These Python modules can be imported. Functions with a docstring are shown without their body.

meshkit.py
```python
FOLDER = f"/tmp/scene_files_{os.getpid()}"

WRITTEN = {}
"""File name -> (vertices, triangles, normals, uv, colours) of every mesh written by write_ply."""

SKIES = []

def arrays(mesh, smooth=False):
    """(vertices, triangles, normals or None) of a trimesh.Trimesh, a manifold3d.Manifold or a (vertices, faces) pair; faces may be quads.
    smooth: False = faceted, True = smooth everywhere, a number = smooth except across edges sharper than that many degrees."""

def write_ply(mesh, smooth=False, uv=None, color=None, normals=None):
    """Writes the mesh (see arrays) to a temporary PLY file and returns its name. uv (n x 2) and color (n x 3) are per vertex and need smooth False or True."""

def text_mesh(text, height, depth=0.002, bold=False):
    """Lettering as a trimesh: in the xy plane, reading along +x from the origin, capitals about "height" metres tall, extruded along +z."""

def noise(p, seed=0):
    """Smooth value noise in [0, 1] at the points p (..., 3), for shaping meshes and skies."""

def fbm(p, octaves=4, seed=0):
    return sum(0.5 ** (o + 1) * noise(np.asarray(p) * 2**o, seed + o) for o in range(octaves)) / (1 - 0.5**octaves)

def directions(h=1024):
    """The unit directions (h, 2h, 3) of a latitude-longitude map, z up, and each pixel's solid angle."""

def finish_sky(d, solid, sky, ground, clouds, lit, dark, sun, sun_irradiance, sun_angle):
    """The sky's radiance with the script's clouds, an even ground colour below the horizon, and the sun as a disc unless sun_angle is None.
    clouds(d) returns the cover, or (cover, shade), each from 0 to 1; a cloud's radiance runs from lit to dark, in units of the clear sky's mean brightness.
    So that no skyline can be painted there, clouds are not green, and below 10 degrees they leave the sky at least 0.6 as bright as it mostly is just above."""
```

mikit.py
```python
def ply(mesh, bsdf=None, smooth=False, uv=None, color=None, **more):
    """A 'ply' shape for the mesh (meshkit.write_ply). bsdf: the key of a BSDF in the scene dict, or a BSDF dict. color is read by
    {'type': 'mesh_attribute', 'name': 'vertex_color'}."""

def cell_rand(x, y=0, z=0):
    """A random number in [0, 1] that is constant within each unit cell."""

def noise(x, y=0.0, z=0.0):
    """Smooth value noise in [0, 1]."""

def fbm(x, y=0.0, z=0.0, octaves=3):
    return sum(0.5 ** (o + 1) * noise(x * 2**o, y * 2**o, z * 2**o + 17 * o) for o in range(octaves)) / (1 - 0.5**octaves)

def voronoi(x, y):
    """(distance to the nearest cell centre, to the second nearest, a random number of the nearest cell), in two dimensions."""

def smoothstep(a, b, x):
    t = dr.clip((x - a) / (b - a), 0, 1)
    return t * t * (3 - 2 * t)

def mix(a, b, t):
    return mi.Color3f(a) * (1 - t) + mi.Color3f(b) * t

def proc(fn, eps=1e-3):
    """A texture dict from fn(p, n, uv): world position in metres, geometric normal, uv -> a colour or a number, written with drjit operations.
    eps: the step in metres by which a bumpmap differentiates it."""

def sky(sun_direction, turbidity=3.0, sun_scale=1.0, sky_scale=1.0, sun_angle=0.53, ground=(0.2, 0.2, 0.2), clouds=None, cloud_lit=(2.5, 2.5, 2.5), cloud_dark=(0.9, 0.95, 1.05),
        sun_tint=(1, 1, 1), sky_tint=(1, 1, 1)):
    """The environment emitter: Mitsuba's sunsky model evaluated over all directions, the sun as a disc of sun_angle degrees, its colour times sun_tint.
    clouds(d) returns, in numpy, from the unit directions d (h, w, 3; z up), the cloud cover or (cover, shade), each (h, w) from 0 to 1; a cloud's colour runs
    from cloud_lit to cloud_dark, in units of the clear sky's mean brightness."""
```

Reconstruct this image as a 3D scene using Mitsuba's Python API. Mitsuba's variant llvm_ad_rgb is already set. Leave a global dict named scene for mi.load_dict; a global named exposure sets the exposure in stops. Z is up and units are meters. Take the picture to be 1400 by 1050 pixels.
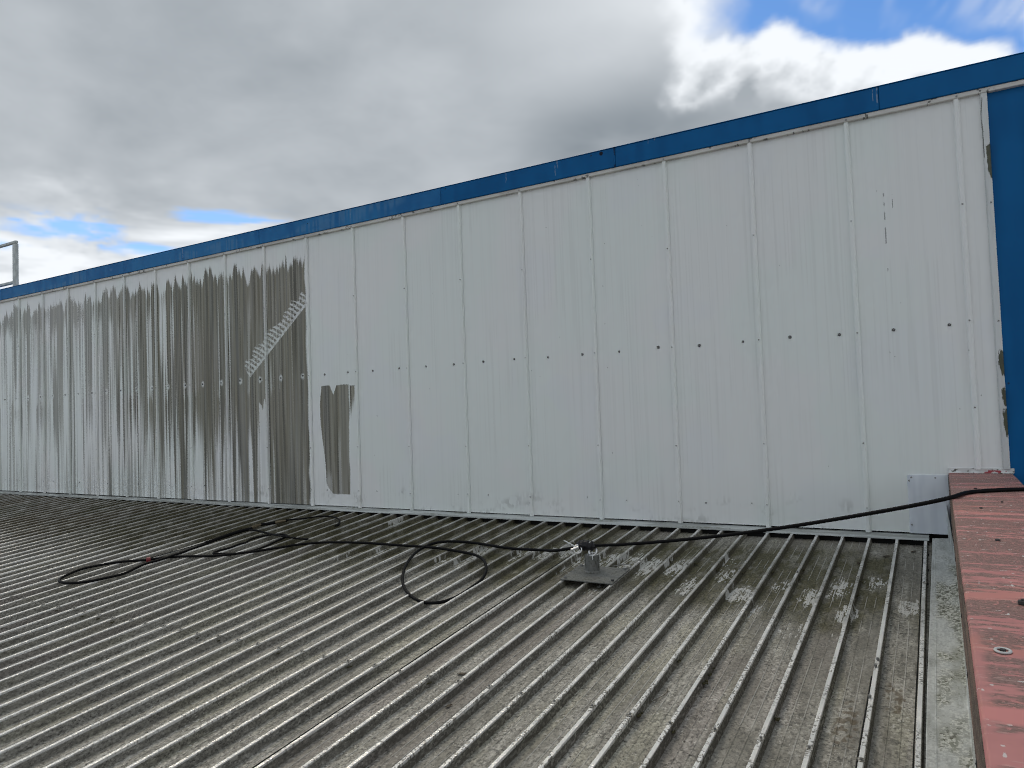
import math, numpy as np, trimesh, drjit as dr, mitsuba as mi, mikit, meshkit
from mikit import proc, noise, fbm, voronoi, cell_rand, smoothstep, mix
T = mi.ScalarTransform4f
scene, labels = {}, {}
W, PITCH, X0 = 0.762, 0.19104, 13.3484          # wall panel width, roof rib pitch, last rib
SL, YF, ZF, RH = 0.10093, -0.099, -0.0430, 0.046  # roof slope, flashing edge, crest height there, rib height

# ------------------------------------------------------------------ camera, sky, exposure
CAM = np.array([13.488, -6.412, 1.034])
yaw, pit, rol = -0.5307, 0.0395, -0.0358
F = np.array([math.sin(yaw) * math.cos(pit), math.cos(yaw) * math.cos(pit), math.sin(pit)])
R = np.array([math.cos(yaw), -math.sin(yaw), 0.0])
U = np.cross(R, F)
UP = -R * math.sin(rol) + U * math.cos(rol)
scene['camera'] = {'type': 'perspective', 'fov': 70.46, 'fov_axis': 'x', 'near_clip': 0.05, 'far_clip': 500.0,
                   'to_world': T().look_at(origin=CAM.tolist(), target=(CAM + F).tolist(), up=UP.tolist())}


def nfbm(p, octaves, seed):
    return sum(0.5 ** (o + 1) * meshkit.noise(p * 2 ** o + 9.7 * o, seed + o) for o in range(octaves)) / (1 - 0.5 ** octaves)


def sst(a, b, x):
    t = np.clip((x - a) / (b - a), 0, 1)
    return t * t * (3 - 2 * t)


def clouds(d):
    az, el = np.degrees(np.arctan2(d[..., 0], d[..., 1])), np.degrees(np.arcsin(np.clip(d[..., 2], 0, 1)))
    zz = np.maximum(d[..., 2], 0.0) + 0.16
    q = np.stack([d[..., 0] / zz, d[..., 1] / zz, 0 * zz], -1)
    warp = np.stack([nfbm(q * 1.6, 3, 70), nfbm(q * 1.6, 3, 80), 0 * zz], -1) - 0.5
    big, mid = nfbm(q * 1.1 + 0.5 * warp, 5, 11), nfbm(q * 3.2 + 1.1 * warp, 6, 23)
    puff = nfbm(d * 15 + 1.2 * warp, 6, 31)
    bill = 1 - np.abs(2 * nfbm(d * 22 + 1.5 * warp, 5, 47) - 1)
    fine = nfbm(q * 9 + 2.0 * warp, 5, 63)
    shade = 0.70 + 0.40 * (big - 0.5) + 0.40 * (mid - 0.5) + 0.14 * (fine - 0.5)
    # the side of the deck that faces the sun is paler than the side seen against it
    shade = shade - 0.16 * (1 - d[..., 0] * -0.62 - d[..., 1] * 0.40)
    cover = np.ones_like(el)
    # the deck thins out towards the horizon: paler, streaky cloud with small gaps
    h = np.stack([az * 0.10, el * 0.42, 0 * el], -1) + 1.4 * warp
    streak, streak2, streak3 = nfbm(h, 6, 91), nfbm(h * 2.1, 6, 95), nfbm(h * 5.2 + 1.5 * warp, 5, 99)
    low = sst(17.5, 11.0, el + 7 * (mid - 0.5) + 5 * (streak - 0.5))
    shade = shade * (1 - low) + low * (0.10 + 1.3 * (streak2 - 0.46) + 0.7 * (streak3 - 0.5))
    gap = sst(15.0, 13.0, el) * sst(0.50, 0.62, streak + 0.35 * (streak2 - 0.5)) * sst(-20, -40, az + 0 * el)
    gap = np.maximum(gap, sst(14, 12, el) * sst(0.56, 0.66, streak))
    for ga, ge, wa, we in ((-61.5, 13.4, 4.5, 1.0), (-51.0, 14.9, 5.0, 0.55), (-66.0, 12.0, 3.0, 0.5), (-57.0, 12.3, 3.0, 0.5), (-82.0, 13.5, 8.0, 1.2), (-100.0, 12.0, 9.0, 1.0)):
        gap = np.maximum(gap, sst(0.30, 0.72, np.exp(-((az - ga) / wa) ** 2 - ((el - ge) / we) ** 2) * 0.72 + 0.9 * (streak2 - 0.45) + 0.9 * (streak3 - 0.5)) * sst(16.5, 15.0, el))
    cover = cover - 0.88 * gap
    # an opening in the deck to the north, over a cumulus bank that stands in the light
    edge = np.interp(az, [-30, -16, -13, -9, -5, -2, 0, 3, 6, 12, 20, 35, 60], [26.5, 26.5, 26.7, 26.4, 24.6, 23.7, 24.0, 22.8, 21.6, 20.5, 21.5, 20, 17]) - 1.1 + 2.2 * (puff - 0.5) + 1.3 * (bill - 0.6)
    side = sst(-15.5, -9.5, az + 9 * (puff - 0.5)) * sst(75, 50, az)
    roof = sst(47, 38, el + 14 * (mid - 0.5))
    hole = side * roof * sst(-0.35, 0.85, el - edge)
    wisp = 0.85 * sst(0.46, 0.72, nfbm(q * np.array([7.0, 3.0, 1.0]) + 2.2 * warp, 5, 55)) * sst(0.4, 2.5, el - edge + 3.0 * (mid - 0.5))
    # brighter deck round the opening, its dark base below
    glow = sst(23.5, 29.5, el + 5 * (mid - 0.5) + 3 * (puff - .5)) * sst(-38, -13, az + 12 * (mid - 0.5)) * sst(30, 5, az)
    shade = shade * (1 - 0.60 * glow)
    base = np.exp(-((az + 21) / 9.5) ** 2 - ((el - 20.8 + 3 * (mid - 0.5)) / 2.9) ** 2)
    shade = shade * (1 - base) + base * (0.92 + 0.45 * (mid - 0.5))
    bank = sst(-18.0, -15.0, az + 7 * (puff - 0.5)) * sst(70, 45, az) * sst(-4.6, -3.2, el - edge + 5.0 * (puff - 0.5)) * (1 - sst(0, 0.6, el - edge) * sst(-15, -12, az))
    body = sst(-0.2, -2.2, el - edge + 4.2 * (puff - .5))
    shade = shade * (1 - bank) + bank * np.clip(0.24 + 0.34 * body + 1.1 * (0.58 - bill) + 0.9 * (0.5 - puff), 0, 0.74)
    cover = cover * (1 - hole) + hole * wisp
    shade = shade * (1 - hole) + hole * 0.1
    return cover, np.clip(shade, 0.0, 1.0)


scene['sky'] = mikit.sky((-0.52, 0.32, 0.79), turbidity=3, sun_scale=0.30, sun_angle=20, sun_tint=(0.93, 1.0, 1.08), clouds=clouds, cloud_lit=(2.55, 2.65, 2.75), cloud_dark=(0.51, 0.615, 0.71), sky_tint=(0.98, 1.36, 1.75))
exposure = 1.42

# ------------------------------------------------------------------ helpers
count = {}


def numbered(key):
    n = count.get(key, 0)
    count[key] = n + 1
    return key if n == 0 else f'{key}_{n:03d}'


def put(name, shape, parent=None, label=None, cat=None, group=None, kind=None, to=None):
    key = numbered((parent + '__' if parent else '') + name)
    if to is not None:
        shape = {**shape, 'to_world': to}
    scene[key] = shape
    tag(key, label, cat, group, kind)
    return key


def tag(key, label=None, cat=None, group=None, kind=None):
    d = {k: v for k, v in (('label', label), ('category', cat), ('group', group), ('kind', kind)) if v}
    if d:
        labels[key] = d


def box(x0, x1, y0, y1, z0, z1, bevel=0.0):
    if bevel <= 0:
        m = trimesh.creation.box((x1 - x0, y1 - y0, z1 - z0))
    else:
        b = bevel
        pts = [(sx * ((x1 - x0) / 2 - (0 if k == 0 else b)), sy * ((y1 - y0) / 2 - (0 if k == 1 else b)), sz * ((z1 - z0) / 2 - (0 if k == 2 else b)))
               for sx in (-1, 1) for sy in (-1, 1) for sz in (-1, 1) for k in range(3)]
        m = trimesh.convex.convex_hull(np.array(pts))
    m.apply_translation(((x0 + x1) / 2, (y0 + y1) / 2, (z0 + z1) / 2))
    return m


def loft(sections):
    """sections (n, m, 3): a sheet through the rows."""
    s = np.asarray(sections, float)
    n, m = s.shape[:2]
    i, j = np.meshgrid(np.arange(n - 1), np.arange(m - 1), indexing='ij')
    q = np.stack([i * m + j, i * m + j + 1, (i + 1) * m + j + 1, (i + 1) * m + j], -1).reshape(-1, 4)
    return trimesh.Trimesh(s.reshape(-1, 3), np.vstack([q[:, [0, 1, 2]], q[:, [0, 2, 3]]]), process=False)


def spline(pts, step=0.02):
    from scipy.interpolate import PchipInterpolator, CubicSpline
    p = np.asarray(pts, float)
    t = np.concatenate([[0], np.cumsum(np.maximum(np.linalg.norm(np.diff(p, axis=0), axis=1), 1e-6) ** 0.7)])
    f = CubicSpline(t, p)
    L = np.linalg.norm(np.diff(p, axis=0), axis=1).sum()
    return f(np.linspace(0, t[-1], max(8, int(L / step))))


def tube(path, r, sides=10, cap=True):
    p = np.asarray(path, float)
    t = np.gradient(p, axis=0)
    t /= np.linalg.norm(t, axis=1, keepdims=True) + 1e-12
    a = np.cross(t[0], [0, 0, 1.0] if abs(t[0][2]) < 0.9 else [1.0, 0, 0])
    frames = []
    for k in t:
        a = a - k * (a @ k)
        a /= np.linalg.norm(a) + 1e-12
        frames.append((a, np.cross(k, a)))
    ang = np.arange(sides) * 2 * np.pi / sides
    rr = np.broadcast_to(r, (len(p),))
    v = np.array([p[i] + rr[i] * (np.cos(ang)[:, None] * A + np.sin(ang)[:, None] * B) for i, (A, B) in enumerate(frames)])
    n = len(p)
    i, j = np.meshgrid(np.arange(n - 1), np.arange(sides), indexing='ij')
    q = np.stack([i * sides + j, i * sides + (j + 1) % sides, (i + 1) * sides + (j + 1) % sides, (i + 1) * sides + j], -1).reshape(-1, 4)
    faces = np.vstack([q[:, [0, 1, 2]], q[:, [0, 2, 3]]])
    V = v.reshape(-1, 3)
    if cap:
        V = np.vstack([V, p[:1], p[-1:]])
        k = np.arange(sides)
        faces = np.vstack([faces, np.stack([np.full(sides, n * sides), (k + 1) % sides, k], 1), np.stack([np.full(sides, n * sides + 1), (n - 1) * sides + k, (n - 1) * sides + (k + 1) % sides], 1)])
    return trimesh.Trimesh(V, faces, process=False)


def torus(R_, r, n=28, m=10, squash=1.0):
    return trimesh.creation.torus(R_, r, major_sections=n, minor_sections=m)


def cat(*m):
    return trimesh.util.concatenate(list(m))


def crest(y):
    return ZF + SL * (y - YF)


# ------------------------------------------------------------------ materials
def principled(fn_or_rgb, rough=0.6, metallic=0.0, spec=0.5, two=True, **more):
    c = proc(fn_or_rgb) if callable(fn_or_rgb) else {'type': 'rgb', 'value': list(fn_or_rgb)}
    r = proc(rough) if callable(rough) else rough
    d = {'type': 'principled', 'base_color': c, 'roughness': r, 'metallic': metallic, 'specular': spec, **more}
    return {'type': 'twosided', 'bsdf': d} if two else d


def bumped(bsdf, fn, scale, eps=1e-3):
    inner = bsdf['bsdf']
    return {'type': 'twosided', 'bsdf': {'type': 'bumpmap', 'arbitrary': proc(fn, eps), 'scale': scale, 'bsdf': inner}}


def lim(x):
    return dr.clip(x, 0, 1)


def seg(x, a, b, soft):
    """1 between a and b."""
    return smoothstep(a - soft, a + soft, x) * (1 - smoothstep(b - soft, b + soft, x))


def algae(X, Z):
    c1, c2, c3 = noise(X * 12, Z * 0.45, 3), noise(X * 31, Z * 0.8, 7), noise(X * 60, Z * 0.7, 5)
    c = 0.40 * c1 + 0.40 * c2 + 0.20 * c3
    c = lim(0.5 + (c - 0.5) * 1.75)
    cov = smoothstep(-0.5, 6.2, X)                                  # the left end has been rinsed most, the right end not at all
    zt = 3.05 + 0.10 * (noise(X * 9, 2) - 0.5)
    top = smoothstep(-0.02, 0.06, zt - Z + (c - 0.5) * 0.34)
    head = 1 - smoothstep(0.10, 0.55, zt - Z + 0.25 * (c2 - 0.5))
    patchy = noise(X * 2.6, 11)
    s = lim((1.50 - Z) / 1.45)
    zu = 1.50 - Z + 0.16 * (c2 - 0.5)
    under = smoothstep(-0.02, 0.14, zu) * (1 - smoothstep(0.10, 0.80, zu + 0.5 * (c1 - 0.5))) * smoothstep(0.25, 0.7, noise(X * 5, 17) + 0.25 * cov)
    dens = 0.44 + 0.48 * cov + 0.17 * smoothstep(4.6, 5.6, X) + 0.20 * (patchy - 0.5) + 0.14 * (noise(X * 7, Z * 0.8, 31) - 0.5) + 0.42 * head * (1 - 0.75 * cov)
    dens = dens - s * (0.46 * cov + 0.16 * patchy) + 0.24 * under + 0.5 * s * smoothstep(6.09, 6.16, X)
    m = smoothstep(-0.13, 0.32, dens - (1 - c)) * top
    m = m * (0.72 + 0.28 * smoothstep(0.3, 0.7, cov + 0.4 * (c3 - 0.5)))
    thin = smoothstep(0.48, 0.80, 0.6 * noise(X * 40, Z * 0.5, 23) + 0.4 * noise(X * 17, Z * 0.7, 29)) * top
    m = dr.maximum(m, 0.62 * thin)
    m = m * (1 - smoothstep(6.795, 6.825, X + 0.03 * (noise(Z * 5, 3) - 0.5) + 0.012 * (c3 - 0.5)))
    m = m * dr.select(seg(X, 5.93, 6.09, 0.012) * (1 - smoothstep(1.15, 1.3, Z + 0.3 * (c2 - 0.5))) > 0.5, 0.18, 1.0)
    # rinsed rings round the middle bolts
    u = (X - 0.247) / 0.381
    bx = (u - dr.floor(u + 0.5)) * 0.381
    ring = dr.sqrt(dr.square(bx) + dr.square((Z - 1.575) * 0.8))
    m = m * (0.25 + 0.75 * smoothstep(0.016, 0.045, ring + 0.02 * (c3 - 0.5)))
    # the trial pass of a lance: a straight edge with loops above it
    ax, az_ = X - 5.76, Z - 1.63
    lx, lz = 0.782, 0.623
    a, b = ax * lx + az_ * lz, az_ * lx - ax * lz
    inside = seg(a, 0.0, 1.40, 0.01)
    ph = (a + 0.30 * b + 0.9 * dr.square(b) + 0.010 * noise(a * 40, b * 20)) / 0.067
    ph = dr.abs(ph - dr.floor(ph) - 0.5)
    band = seg(b, -0.012, 0.215 - 0.10 * noise(a * 11, 3), 0.012)
    lines = (1 - smoothstep(0.15, 0.27, ph)) * band
    ph2 = (b + 0.03 * dr.sin(a * 94)) / 0.085
    ph2 = dr.abs(ph2 - dr.floor(ph2) - 0.5)
    lines = dr.maximum(lines, 0.8 * (1 - smoothstep(0.06, 0.16, ph2)) * band)
    lines = dr.maximum(lines, 1 - smoothstep(0.012, 0.022, dr.abs(b + 0.004)))
    m = m * (1 - 0.85 * inside * lines * (0.40 + 0.60 * smoothstep(0.2, 0.6, fbm(X * 40, Z * 40, 3))))
    # the one rectangle left standing on the cleaned sheet
    xl = 7.005 + 0.03 * smoothstep(1.2, 1.45, Z) + 0.075 * smoothstep(1.1, 0.35, Z) + 0.13 * dr.square(lim((0.30 - Z) / 0.17))
    xr = 7.475 + 0.02 * smoothstep(0.9, 1.2, Z) - 0.015 * noise(Z * 7, 1)
    flame = seg(X, 7.50, 7.575, 0.006) * smoothstep(1.05, 1.25, Z - 2.2 * (X - 7.53) + 0.1 * (c3 - 0.5)) * (1 - smoothstep(1.415, 1.43, Z))
    notch = 0.09 * lim(1 - dr.abs(X - 7.235) / 0.055) * 1.3
    box_ = smoothstep(0, 0.012, X - xl) * (1 - smoothstep(-0.008, 0.008, X - xr)) * (1 - smoothstep(-0.006, 0.006, Z - (1.44 - notch + 0.008 * (c3 - 0.5)))) * smoothstep(-0.008, 0.008, Z - 0.14)
    pale = seg(X, 7.295, 7.335, 0.006) * (1 - smoothstep(0.55, 0.95, Z + 0.3 * (c3 - 0.5)))
    pale = dr.maximum(pale, seg(X, 7.09, 7.14 + 0.05 * c2, 0.008) * (1 - smoothstep(0.26, 0.42, Z + 0.2 * (c3 - 0.5))))
    box_ = dr.maximum(box_, flame) * (1 - 0.28 * pale)
    m = dr.maximum(m, box_)
    dark = 0.15 + 0.85 * smoothstep(0.25, 0.80, 0.45 * c3 + 0.35 * c2 + 0.2 * noise(X * 62, Z * 1.2, 9))
    return lim(m), dark


def wall_colour(p, n, uv):
    return wall_paint(p, 1.0)


def cover_colour(p, n, uv):
    return wall_paint(p, 0.38)


def wall_paint(p, held):
    X, Z = p.x, p.z
    tint = fbm(X * 1.3 + 4, Z * 1.1, 2)
    base = mix((0.715, 0.725, 0.71), (0.695, 0.73, 0.705), smoothstep(0.42, 0.58, tint))
    base = mix(base, (0.69, 0.705, 0.725), 0.35 * smoothstep(0.56, 0.68, fbm(X * 1.9, Z * 1.6, 9)))
    st = 0.6 * noise(X * 55, Z * 0.7, 2) + 0.4 * noise(X * 160, Z * 1.4, 8)
    base = base * (1.01 - 0.032 * smoothstep(0.40, 0.95, st))
    # rain grime: thin grey runs, thickest under the trim and over the bottom edge
    run = smoothstep(0.60, 0.80, noise(X * 75, Z * 0.9, 21)) * smoothstep(0.45, 0.62, noise(X * 4, Z * 1.2, 4))
    base = mix(base, (0.40, 0.405, 0.38), 0.10 * run)
    spots = smoothstep(0.45, 0.80, fbm(X * 5, Z * 9, 14)) * smoothstep(0.30, 0.8, noise(X * 60, Z * 25, 3))
    edge = 1 - smoothstep(0.06, 0.24, Z + 0.18 * (noise(X * 11) - 0.5))
    base = mix(base, (0.26, 0.265, 0.245), spots * edge * 0.38)
    # chips down to the undercoat
    v1, v2, vr = voronoi(X * 2.4, Z * 2.4)
    chip = (1 - smoothstep(0.010, 0.018, v1 + 0.01 * noise(X * 190, Z * 60))) * smoothstep(0.72, 0.74, vr) * smoothstep(7.4, 7.6, X)
    col = seg(X, 13.190, 13.198, 0.003) * smoothstep(0.62, 0.72, noise(Z * 26, 5)) * seg(Z, 2.05, 2.80, 0.02)
    col = dr.maximum(col, seg(X, 13.172, 13.182, 0.003) * smoothstep(0.55, 0.6, noise(Z * 30, 2)) * seg(Z, 1.40, 1.54, 0.01))
    col = dr.maximum(col, seg(X, 13.25, 13.256, 0.002) * smoothstep(0.55, 0.6, noise(Z * 40, 2)) * seg(Z, 2.50, 2.64, 0.01))
    base = mix(base, (0.05, 0.055, 0.05), lim(chip * 0.6 + 0.7 * col))
    m, dark = algae(X, Z)
    m = m * held
    grime = mix((0.205, 0.186, 0.130), (0.048, 0.043, 0.026), dark)
    return mix(base, grime, m * (0.74 + 0.20 * noise(X * 45, Z * 1.5, 6)))


def wall_rough(p, n, uv):
    m, dark = algae(p.x, p.z)
    return 0.42 + 0.4 * m


# scrubbed spots on the roof: x, y, half sizes, strength
PATCH = [(12.28, -1.47, .075, .16, 1.0), (12.10, -1.12, .08, .13, .8), (11.91, -1.40, .06, .17, .9), (11.72, -1.02, .08, .18, 1.0), (11.50, -1.05, .08, .22, 1.0), (11.32, -.98, .09, .22, .9), (12.95, -1.62, .055, .16, 1.2),
         (12.71, -1.40, .065, .16, 1.1), (12.86, -1.20, .07, .2, .8), (13.07, -1.02, .06, .15, .7), (13.27, -1.42, .06, .14, 1.1), (12.52, -1.22, .07, .13, .8), (12.42, -1.72, .08, .12, .6), (11.13, -.99, .08, .2, .9), (10.93, -1.12, .09, .26, .8),
         (10.74, -.80, .08, .2, .8), (10.55, -.95, .08, .22, .8), (10.36, -1.05, .08, .2, .7), (9.98, -1.17, .07, .30, .9), (9.80, -1.34, .07, .2, .7), (9.41, -1.25, .08, .18, .5), (9.03, -1.28, .07, .2, .7), (8.85, -1.5, .07, .22, .6), (8.36, -.30, .10, .16, .9),
         (8.28, -1.62, .07, .2, .6), (12.68, -1.98, .07, .13, .6), (11.30, -1.62, .08, .2, .5), (12.02, -.80, .08, .12, .6), (12.9, -2.05, .05, .1, .4), (8.03, -.42, .05, .09, .6)]


def roof_parts(p):
    X, Y = p.x, p.y
    u = (X - X0) / PITCH
    ri = dr.floor(u + 0.5)
    lx = (u - ri) * PITCH
    pan = cell_rand(dr.floor(u), 3)
    return X, Y, u, ri, lx, pan


def roof_colour(p, n, uv):
    X, Y, u, ri, lx, pan = roof_parts(p)
    q = p.z * 170
    f1, f2 = noise(X * 105, Y * 90, 0.6 * q), noise(X * 230, Y * 200, 1.3 * q)
    grain = lim(0.5 + 1.5 * (0.62 * f1 + 0.38 * f2 - 0.5))
    base = mix((0.175, 0.168, 0.145), (0.300, 0.290, 0.258), smoothstep(0.2, 0.8, fbm(X * 40, Y * 3.0, 0.25 * q)))
    base = mix(base, (0.222, 0.194, 0.180), 0.45 * smoothstep(0.55, 0.8, pan) * smoothstep(0.35, 0.6, noise(X * 3, Y * 1.1, 8)))
    base = mix(base, (0.27, 0.260, 0.200), 0.50 * smoothstep(0.52, 0.68, fbm(X * 7, Y * 1.4, 9)))
    # grit and lichen grains
    base = base * (0.34 + 1.32 * grain)
    base = mix(base, (0.50, 0.49, 0.45), 0.75 * smoothstep(0.74, 0.84, noise(X * 120, Y * 120, 12 + q)) * smoothstep(0.35, 0.6, fbm(X * 6, Y * 4, 5)))
    base = mix(base, (0.045, 0.042, 0.034), 0.85 * smoothstep(0.80, 0.87, noise(X * 105, Y * 100, 17 + 0.6 * q)) * smoothstep(0.40, 0.62, fbm(X * 5, Y * 3, 15)))
    film = smoothstep(0.42, 0.66, fbm(X * 10, Y * 1.7, 19) + 0.25 * (pan - 0.5))
    base = mix(base, (0.115, 0.108, 0.088), 0.55 * film * (0.6 + 0.4 * f1) * (0.35 + 0.65 * smoothstep(8.0, 12.5, X + 2 * (fbm(X * 0.9, Y * 0.9, 5) - 0.5))))
    # moss and algae in the damp strip below the wall
    depth = Y + 1.75 + 1.3 * (fbm(X * 0.55, Y * 0.6, 3) - 0.5) + 0.55 * smoothstep(7.5, 4.0, X)
    zone = smoothstep(-0.15, 0.55, depth + 0.9 * (fbm(X * 9, Y * 2.2, 6) - 0.5))
    bare = smoothstep(-0.52, -0.18, Y + 0.35 * (fbm(X * 8, Y * 5, 2) - 0.5)) * smoothstep(10.3, 11.8, X)
    bare = dr.maximum(bare, smoothstep(13.13, 13.2, X) * smoothstep(-1.75, -1.2, Y + 0.7 * (fbm(X * 20, Y * 5, 7) - 0.5)))
    moss = zone * (1 - 0.85 * bare) * (0.55 + 0.45 * smoothstep(0.25, 0.6, fbm(X * 26, Y * 9, 8)))
    mcol = mix((0.036, 0.034, 0.013), (0.088, 0.080, 0.036), smoothstep(0.25, 0.75, grain))
    mcol = mix(mcol, (0.075, 0.055, 0.030), 0.7 * smoothstep(5.2, 3.5, X) * smoothstep(0.4, 0.6, fbm(X * 2, Y * 1.5, 33)))
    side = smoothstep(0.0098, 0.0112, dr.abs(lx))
    base = mix(base, mcol, 0.93 * moss * (0.5 + 0.5 * side))
    # shade painted into the rib sides, broken up by speckle, stronger to the right
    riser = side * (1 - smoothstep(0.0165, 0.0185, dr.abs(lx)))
    side_shade = 0.30 + 0.70 * smoothstep(0.30, 0.55, noise(X * 60 + 3, Y * 70, 0.5 * q))
    base = mix(base, (0.062, 0.055, 0.042), 0.74 * riser * side_shade * (0.30 + 0.70 * smoothstep(8.8, 12.3, X + 1.5 * (fbm(X * 2, Y * 2, 4) - 0.5))))
    # scrubbed spots: bare metal through broken dirt
    scr = mi.Float(0)
    for px, py, rx, ry, s in PATCH:
        k = dr.square((X - px) / rx) + dr.square((Y - py) / ry)
        scr = dr.maximum(scr, s * (1 - smoothstep(0.05, 2.2, k)))
    tooth = 0.40 * noise(X * 120, Y * 11, 3) + 0.34 * noise(X * 190, Y * 60, 4) + 0.26 * noise(X * 33 + Y * 20, Y * 24, 9)
    scr = smoothstep(0.74, 0.90, tooth + 0.36 * scr) * smoothstep(0.02, 0.3, scr)
    base = mix(base, (0.50, 0.50, 0.475), 0.88 * scr)
    # rib tops and the two swages in each pan: rubbed clean by rain, foot and brush
    worn = (1 - side) * (0.84 + 0.16 * smoothstep(0.30, 0.55, fbm(X * 30, Y * 14, 3)))
    speck = smoothstep(0.58, 0.70, noise(X * 150, Y * 130, 6)) * smoothstep(0.3, 0.6, noise(X * 12, Y * 8, 2))
    base = mix(base, mix((0.76, 0.755, 0.73), (0.13, 0.12, 0.10), 0.65 * speck * smoothstep(8.0, 12.0, X) + 0.15 * speck), worn * (1 - 0.70 * moss))
    sw = dr.minimum(dr.abs((u - dr.floor(u)) - 0.365), dr.abs((u - dr.floor(u)) - 0.635)) * PITCH
    base = mix(base, (0.42, 0.415, 0.39), 0.55 * (1 - smoothstep(0.0012, 0.003, sw)) * smoothstep(0.42, 0.60, noise(X * 4, Y * 5, 13)))
    # rust-brown leaf mould lying in the near pans
    rx = smoothstep(0.55, 0.7, noise(X * 60, Y * 40, 3)) * (1 - smoothstep(0.4, 1.0, dr.square((X - 13.245) / 0.06) + dr.square((Y + 2.62) / 0.22)))
    rx = dr.maximum(rx, smoothstep(0.5, 0.66, noise(X * 55, Y * 45, 6)) * (1 - smoothstep(0.3, 1.0, dr.square((X - 13.07) / 0.06) + dr.square((Y + 2.95) / 0.3))))
    base = mix(base, (0.085, 0.060, 0.030), 0.7 * rx)
    return base


def roof_rough(p, n, uv):
    X, Y, u, ri, lx, pan = roof_parts(p)
    return 0.70 - 0.40 * (1 - smoothstep(0.0098, 0.0112, dr.abs(lx))) + 0.15 * (noise(X * 90, Y * 90) - 0.5)


def roof_metal(p, n, uv):
    X, Y, u, ri, lx, pan = roof_parts(p)
    return 0.10 + 0.40 * (1 - smoothstep(0.0098, 0.0112, dr.abs(lx))) * smoothstep(0.30, 0.55, fbm(X * 30, Y * 14, 3))


def roof_bump(p, n, uv):
    X, Y = p.x, p.y
    return noise(X * 150, Y * 140, p.z * 150) + 0.5 * noise(X * 320, Y * 300, 2) + 0.8 * fbm(X * 25, Y * 12, 4)


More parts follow.
